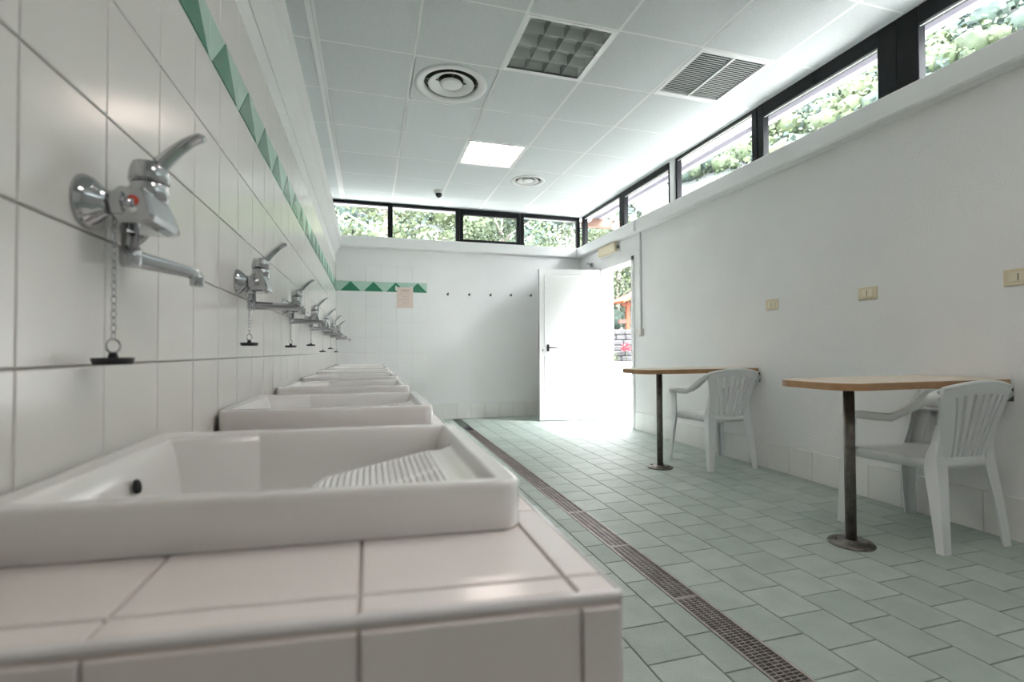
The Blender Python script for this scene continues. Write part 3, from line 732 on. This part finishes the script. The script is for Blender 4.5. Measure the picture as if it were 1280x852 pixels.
# ------------------------------------------------------------------ tables
def make_table(label, yc):
    t = thing('wall_table', label, 'table', (0, yc, 0), 0, 'half oval wall tables')
    hw = .205; x0 = 1.955; xe = XR-.012; r = .12; pts = []
    for a in range(0, 91, 10): pts.append((x0+r-r*math.sin(math.radians(90-a)), -hw+r-r*math.cos(math.radians(90-a)))) if 0 else None
    pts = [(xe, -hw)]
    for a in range(0, 91, 9): aa = math.radians(270-a); pts.append((x0+r+r*math.cos(aa), -hw+r+r*math.sin(aa)))
    for a in range(0, 91, 9): aa = math.radians(180-a); pts.append((x0+r+r*math.cos(aa), hw-r+r*math.sin(aa)))
    pts.append((xe, hw))
    zt, zb = .782, .748
    b = MB(); n_ = len(pts)
    def rg(ins, z):
        cx = (x0+xe)/2; out = []
        for x, y in pts: out.append((x+(ins if x < cx else -ins if ins else 0)*(1 if x < cx else 0), y-math.copysign(ins, y), z))
        return out
    b.add(rg(.0, zb)+rg(.0, zt-.003), [tuple(range(n_))]+[(j, n_+j, n_+(j+1) % n_, (j+1) % n_) for j in range(n_)]); b.build('edge_band', WOODEDGE, t)
    b = MB(); b.add(rg(.0, zt-.003)+rg(.002, zt), [tuple(reversed(range(n_, 2*n_)))]+[(j, n_+j, n_+(j+1) % n_, (j+1) % n_) for j in range(n_)]); b.build('table_top', WOODTOP, t)
    px = 2.215
    b = MB(); b.lathe([(.0235, .008), (.0235, .748)], n=24, o=(px, 0, 0)); b.build('post', STEEL, t)
    b = MB(); b.lathe([(.001, .0), (.097, .0), (.099, .004), (.093, .011), (.034, .013), (.028, .022), (.0005, .022)], n=36, o=(px, 0, 0)); bp_ = b.build('base_plate', STEEL, t)
    for a in range(4):
        aa = math.radians(40+90*a); b = MB(); b.lathe([(.0005, .0105), (.010, .0105), (.010, .017), (.005, .022), (.0005, .022)], n=6, o=(px+.066*math.cos(aa), .066*math.sin(aa), 0), smooth=False); b.build('bolt', STEEL, bp_)
    b = MB(); b.box(px-.05, px+.05, -.05, .05, .742, .748); b.build('top_plate', STEEL, t)
    for yy in (-hw+.012,):
        b = MB(); b.cbox(XR-.045, XR-.001, yy-.004, yy+.004, .672, .748, .002); b.cbox(XR-.008, XR-.001, yy-.02, yy+.02, .672, .748, .002); b.cbox(XR-.30, XR-.002, yy-.012, yy+.012, .740, .748, .002)
        br = b.build('wall_bracket', STEEL, t)
        b = MB(); b.lathe([(.0005, -.0045), (.011, -.0045), (.011, -.006), (.0005, -.007)], 'y', (XR-.024, yy, .708), 12); b.build('bolt', BLACKP, br)
    return t
make_table('near wooden wall table on a round steel post, at the right edge', 1.82)
make_table('far wooden wall table on a round steel post, beside the doorway', 3.425)

# ------------------------------------------------------------------ chairs
def make_chair(label, x, y, rz):
    t = thing('plastic_chair', label, 'chair', (x, y, 0), rz, 'white plastic armchairs at the wall tables')
    # seat
    b = MB(); n1, n2 = 56, 14; top = []; 
    def hwid(v): return .178+.042*sst(0, .75, v)
    def seatp(u, v, z_off=0):
        w = hwid(v); yy = -.20+.435*v; xx = u*w
        yy += -.02*(u*u)*(1 if v > .5 else 0)*((v-.5)*2)            # rounded front
        z = .412-.014*(1-u*u)*math.sin(math.pi*min(1, v*1.05))+(-.010*sst(.86, 1, v))+.0012*math.cos(u*math.pi*14)*sst(.06, .14, v)*sst(.97, .9, v)*(abs(u) < .86)
        return (xx, yy, z+z_off)
    g1 = [seatp(-1+2*i/n1, j/n2) for j in range(n2+1) for i in range(n1+1)]
    fs = [(j*(n1+1)+i, j*(n1+1)+i+1, (j+1)*(n1+1)+i+1, (j+1)*(n1+1)+i) for j in range(n2) for i in range(n1)]
    b.add(g1, fs, 0, True)
    bord = [(i, 0) for i in range(n1+1)]+[(n1, j) for j in range(1, n2+1)]+[(i, n2) for i in range(n1-1, -1, -1)]+[(0, j) for j in range(n2-1, 0, -1)]
    r0 = [seatp(-1+2*i/n1, j/n2) for i, j in bord]
    def off(p, o, dz): l_ = math.hypot(p[0], p[1]) or 1; return (p[0]*(1+o/l_), p[1]*(1+o/l_), p[2]+dz)
    b.loft([r0, [off(p, .006, -.003) for p in r0], [off(p, .009, -.012) for p in r0], [off(p, .010, -.046) for p in r0], [off(p, .004, -.046) for p in r0], [off(p, .002, -.012) for p in r0]], True, False)
    b.build('seat', CHAIRM, t)
    # back surface
    def bk(s_, v, d_=0):
        w = .138+.080*v**1.15; arch = .030*(1-s_*s_)*v
        return Vector((s_*w, -.185-.075*v-.035*(1-s_*s_)*(.35+.65*v)+d_, .385+.362*v+arch))
    def strip(s0, s1, v0, v1, nS, nV, th=.005):
        A = []; B_ = []
        for j in range(nV+1):
            v = v0+(v1-v0)*j/nV; a0, a1 = s0(v), s1(v)
            for i in range(nS+1):
                s_ = a0+(a1-a0)*i/nS; A.append(bk(s_, v, th)); B_.append(bk(s_, v, -th))
        N = len(A); m_ = nS+1; F = []
        for j in range(nV):
            for i in range(nS):
                q = j*m_+i; F.append((q, q+m_, q+m_+1, q+1)); F.append((N+q, N+q+1, N+q+m_+1, N+q+m_))
        for j in range(nV):
            q = j*m_; F.append((q, N+q, N+q+m_, q+m_)); q += nS; F.append((q, q+m_, N+q+m_, N+q))
        for i in range(nS): F.append((i, i+1, N+i+1, N+i)); q = nV*m_+i; F.append((q, N+q, N+q+1, q+1))
        return A+B_, F
    edge = lambda v: .66+.12*v*v+.0*v
    bf = MB()
    for args in ((lambda v: -1, lambda v: 1, .86, 1.0, 24, 4, .007), (lambda v: -1, lambda v: 1, .0, .10, 20, 2, .008), (lambda v: -1, lambda v: -edge(v), .08, .88, 3, 14, .006), (lambda v: edge(v), lambda v: 1, .08, .88, 3, 14, .006)):
        V_, F_ = strip(*args); bf.add(V_, F_, 0, False)
    # rolled lip along the outer edge
    for sg in (-1, 1): bf.tube([bk(sg, v)+Vector((0, .004, 0)) for v in [i/10 for i in range(11)]], .010, 8)
    bf.tube([bk(-1+2*i/16, 1.0)+Vector((0, .0, 0)) for i in range(17)], .010, 8)
    bf.build('backrest', CHAIRM, t)
    ns = 6; 
    for i in range(ns):
        c0 = -1+2*(i+.5)/ns                      # slat centre in -1..1
        cen = lambda v, c0=c0: c0*(edge(v)*1.0)*(.98-.0*v)
        wdt = lambda v: .052+.030*v**2
        V_, F_ = strip(lambda v: cen(v)-wdt(v), lambda v: cen(v)+wdt(v), .08, .88, 2, 12, .005)
        MB().add(V_, F_, 0, False).build('slat', CHAIRM, t)
    # legs: L shaped, tapering
    def leg(pts):                                # (x, y, z, width_x, width_y, side)
        b = MB(); rings = []
        for X, Y, Z, wx, wy, sx_, sy2 in pts:
            th = .006
            rings.append([(X+p*sx_, Y+q*sy2, Z) for p, q in ((0, 0), (-wx, 0), (-wx, -th), (-th, -th), (-th, -wy), (0, -wy))])
        b.loft(rings, smooth=False); b.build('leg', CHAIRM, t)
    for sg in (-1, 1):
        leg([(sg*.256, .246, 0, .030, .040, sg, 1), (sg*.244, .240, .25, .048, .052, sg, 1), (sg*.238, .224, .375, .056, .066, sg, 1), (sg*.250, .205, .48, .046, .066, sg, 1), (sg*.264, .188, .592, .050, .070, sg, 1)])
        leg([(sg*.216, -.250, 0, .044, .034, sg, -1), (sg*.206, -.232, .20, .056, .046, sg, -1), (sg*.193, -.212, .37, .070, .058, sg, -1), (sg*.188, -.206, .43, .050, .046, sg, -1), (sg*.180, -.212, .50, .026, .030, sg, -1), (sg*.184, -.222, .58, .014, .018, sg, -1)])
        # arm
        b = MB(); path = [(.258, .195, .590, .024), (.262, .178, .602, .026), (.264, .10, .605, .026), (.264, .0, .606, .026), (.262, -.07, .610, .027), (.252, -.14, .650, .031), (.236, -.205, .705, .028), (.222, -.245, .738, .018)]
        rings = []
        for i, (X, Y, Z, w) in enumerate(path):
            p0 = path[max(i-1, 0)]; p1 = path[min(i+1, len(path)-1)]; dy, dz = p1[1]-p0[1], p1[2]-p0[2]; l_ = math.hypot(dy, dz); ny_, nz_ = -dz/l_, dy/l_
            if nz_ < 0: ny_, nz_ = -ny_, -nz_
            if i == 0: ny_, nz_ = .7, .7
            th = .006
            rings.append([(sg*(X+a*w), Y+ny_*c*th-(ny_*e), Z+nz_*c*th-nz_*e) for a, c, e in ((-1, 0, .014), (-.85, 1, 0), (.85, 1, 0), (1, 0, .0), (1.02, -1, .024), (.88, -1, .024), (.85, -1, 0), (-.85, -1, .0))])
        b.loft(rings, smooth=True); b.build('armrest', CHAIRM, t)
    return t
make_chair('near white plastic armchair tucked beside the near table, in shade', 2.695, 1.835, math.radians(-1))
make_chair('far white plastic armchair beside the far table, brightly lit', 2.712, 3.425, math.radians(-2))

# ------------------------------------------------------------------ outside
b = MB(); b.box(XR+.17, 16, -6, 22, -.10, -.012); b.box(-9, XR+.17, YF+.25, 22, -.10, -.012)
tag(b.build('paved_yard', PAVE), 'pale sunlit paving outside the open door', 'paving', kind='structure')
b = MB(); b.box(XR+.16, 3.50, YB, YF+.7, 3.03, 3.12); b.box(XL-.5, XR+.16, YF+.2, YF+.7, 3.02, 3.12); b.box(XL-.5, XR+.16, YB-.3, YF+.2, H+.2, 3.25)
tag(b.build('roof_eaves', SOFFIT), 'lilac grey roof overhang seen through the right hand windows', 'roof', kind='structure')
b = MB(); b.cbox(3.46, 3.53, YB, YF+.7, 2.985, 3.13, .004); tag(b.build('roof_gutter', mat('gutter_grey', (.30, .29, .33), .6)), 'thin grey edge board along the roof overhang', 'gutter', kind='structure')
# hillside
def hz(x, y):
    d1 = max(0, y-15.5); d2 = max(0, x-13.0); d = math.hypot(d1, d2)
    n_ = noise.fractal(Vector((x*.11, y*.11, 3)), 1, 2, 4)
    return -.2+.95*d*(1-.004*d)+n_*min(2.2, d*.25)
b = MB(); GXn, GYn = 90, 80; vs = []
for j in range(GYn+1):
    for i in range(GXn+1):
        x = -28+i*(85/GXn); y = -25+j*(95/GYn); vs.append((x, y, hz(x, y)-.0))
fs = [(j*(GXn+1)+i, j*(GXn+1)+i+1, (j+1)*(GXn+1)+i+1, (j+1)*(GXn+1)+i) for j in range(GYn) for i in range(GXn) if not (vs[j*(GXn+1)+i][0] < 12.0 and vs[j*(GXn+1)+i][1] < 14.5)]
b.add(vs, fs, 0, True); tag(b.build('hillside', ROCK), 'steep mountainside of pale rock and scrub beyond the windows', 'hillside', kind='structure')
# scrub on the slope
import bmesh
bmm = bmesh.new(); bmesh.ops.create_icosphere(bmm, subdivisions=1, radius=1); IV = [v.co.copy() for v in bmm.verts]; IF = [tuple(v.index for v in f_.verts) for f_ in bmm.faces]; bmm.free()
b = MB(); rg_ = random.Random(5)
for k in range(2700):
    x, y = rg_.uniform(-10, 44), rg_.uniform(-6, 52)
    if not ((y > 17) or (x > 14.5)): continue
    if noise.noise(Vector((x*.10, y*.10, 9))) < -.34: continue
    r = rg_.uniform(.5, 1.5); z = hz(x, y)+r*.4; mi = rg_.choice((0, 0, 1, 2))
    b.add([(x+v.x*r*.7, y+v.y*r*.7, z+v.z*r*.7) for v in IV], IF, mi, True)
    for q in range(76):
        a = Vector((rg_.gauss(0, 1), rg_.gauss(0, 1), rg_.gauss(0, 1))).normalized(); c = Vector((x, y, z))+a*r*rg_.uniform(.7, 1.15)
        t_ = (a+Vector((rg_.gauss(0, .5), rg_.gauss(0, .5), rg_.gauss(0, .5)))).normalized(); u_ = t_.orthogonal().normalized(); w_ = t_.cross(u_); l_ = r*rg_.uniform(.09, .18)
        b.add([c+u_*l_, c+w_*l_*.7, c-u_*l_, c-w_*l_*.7], [(0, 1, 2, 3)], mi)
tag(b.build('hillside_scrub', [LEAF3, LEAF, LEAF2]), 'bushes scattered over the mountainside', 'bushes', kind='stuff')
def tree(label, x, y, h_, R, lm, nleaf=2600, z0=-.1, trunk=.11, low=.35, leaf=.09):
    t = thing('leafy_tree', label, 'tree', (x, y, z0), 0, 'leafy trees outside')
    b = MB(); b.tube([(0, 0, 0), (.05, 0, h_*.3), (-.06, .05, h_*.55), (.02, 0, h_*.8)], [trunk, trunk*.8, trunk*.55, trunk*.2], 8)
    for k in range(7):
        a = random.random()*6.28; z1 = h_*random.uniform(.35, .7); b.tube([(0, 0, z1), (R*.35*math.cos(a), R*.35*math.sin(a), z1+R*.25), (R*.75*math.cos(a), R*.75*math.sin(a), z1+R*.5)], [trunk*.4, trunk*.25, trunk*.08], 6)
    b.build('trunk', BARK, t)
    b = MB(); cl_ = []
    for k in range(34):
        while True:
            v = Vector((random.uniform(-1, 1), random.uniform(-1, 1), random.uniform(-1, 1)))
            if v.length < 1: break
        cl_.append(Vector((v.x*R, v.y*R, h_*(low+(1-low)/2)+v.z*h_*(1-low)/2)))
    for k in range(nleaf):
        c = random.choice(cl_); g_ = Vector((random.gauss(0, 1), random.gauss(0, 1), random.gauss(0, .8)))*R*.2+c
        a = Vector((random.gauss(0, 1), random.gauss(0, 1), random.gauss(0, 1))).normalized(); q = a.orthogonal().normalized(); w = a.cross(q); s_ = leaf*random.uniform(.6, 1.3)
        b.add([g_+q*s_, g_+w*s_*.55, g_-q*s_, g_-w*s_*.55], [(0, 1, 2, 3)])
    b.build('foliage', lm, t)
tree('tree with a pale grey trunk behind the leftmost far window', .45, 12.6, 6.6, 1.5, LEAF2, 9000, trunk=.16, low=.3, leaf=.06)
tree('broad bright green tree behind the second far window', 3.9, 14.4, 6.6, 1.35, LEAF, 7000, low=.25, leaf=.065)
tree('lower tree behind the sashed far window', 6.9, 17.2, 5.6, 1.2, LEAF2, 4000, low=.3, leaf=.07)
tree('bright green tree seen at the top of the open doorway', 9.6, 17.6, 6.2, 1.6, LEAF2, 8000, low=.33, leaf=.065)
# rafter and lamp under the corner of the overhang
nr = thing('roof_rafter', 'dark brown rafter end under the roof corner, seen through the corner window', 'rafter', (3.55, 7.02, 2.86))
b = MB(); b.cbox(-.36, .35, -.05, .05, 0, .13, .006); b.build('rafter', ROOFT, nr)
lg = thing('outdoor_lamp', 'small round white lamp under the dark rafter end', 'lamp', (3.72, 6.93, 2.83))
b = MB(); b.lathe([(.001, .0), (.035, .006), (.055, .03), (.058, .055), (.05, .08), (.001, .085)], n=18); b.build('globe', WHITEMETAL, lg)
b = MB(); b.lathe([(.001, .084), (.05, .084), (.05, .10), (.001, .10)], n=16); b.cbox(-.02, .02, -.02, .06, .098, .15, .003); b.build('bracket', STEEL, lg)
# raised terrace, wooden shelter, stone wall
b = MB(); b.cbox(5.9, 11.5, 12.4, 16.5, -.02, .60, .02); tag(b.build('terrace', PAVE), 'pale raised terrace outside the door', 'terrace', kind='structure')
sh = thing('wooden_shelter', 'orange stained wooden shelter with a little roof outside the door', 'shelter', (9.0, 14.8, .60))
for dx in (-.62, .75):
    b = MB(); b.cbox(dx-.06, dx+.06, -.06, .06, 0, 1.98, .005); b.build('post', ORANGEWOOD, sh)
b = MB(); b.cbox(-.95, 1.05, -.05, .05, 1.22, 1.36, .005); b.build('beam', mat('brown_beam', (.07, .03, .02), .6), sh)
b = MB(); b.cbox(-.85, .95, -.04, .04, 1.80, 1.92, .005); b.build('rail', ORANGEWOOD, sh)
for sg in (-1, 1):
    b = MB(); T3 = Matrix.Translation((.06, 0, 2.38)) @ Matrix.Rotation(sg*math.radians(22), 4, 'Y'); b.cbox(0 if sg > 0 else -1.32, 1.32 if sg > 0 else 0, -.7, .7, -.04, .04, .005, T=T3); b.build('roof_slope', ORANGEWOOD, sh)
st = thing('stone_wall', 'low grey dry stone wall outside the doorway', 'wall', (7.15, 12.95, .60))
for row in range(6):
    z = row*.155; ext = 1.0-row*.07; x = -ext
    while x < ext:
        w = random.uniform(.24, .46); b = MB(); b.cbox(x, x+w-.012, -.35+row*.04+random.uniform(-.03, .03), .3, z, z+.150, .03); b.build('stone', STONE, st); x += w
for nm, lb, x, y, z, r, m_ in (('leafy_bush', 'small bright green bush at the foot of the stone wall', 6.55, 12.44, .60, .17, LEAF2), ('flower_bush', 'red flowering plant beside the doorway edge', 7.0, 12.44, .60, .13, mat('red_petals', (.3, .02, .03), .6))):
    t = thing(nm, lb, 'plant', (x, y, z)); b = MB()
    for k in range(260):
        v = Vector((random.gauss(0, .45), random.gauss(0, .45), abs(random.gauss(0, .6))))*r+Vector((0, 0, .03 if nm == 'leafy_bush' else .32))
        a = Vector((random.gauss(0, 1), random.gauss(0, 1), random.gauss(0, 1))).normalized(); q = a.orthogonal().normalized(); w = a.cross(q)
        b.add([v+q*.035, v+w*.02, v-q*.035, v-w*.02], [(0, 1, 2, 3)])
    b.build('leaves' if nm == 'leafy_bush' else 'petals', m_, t)
    b = MB(); b.tube([(0, 0, 0), (0, 0, .05 if nm == 'leafy_bush' else .36)], .012, 6); b.build('stem', LEAF, t)
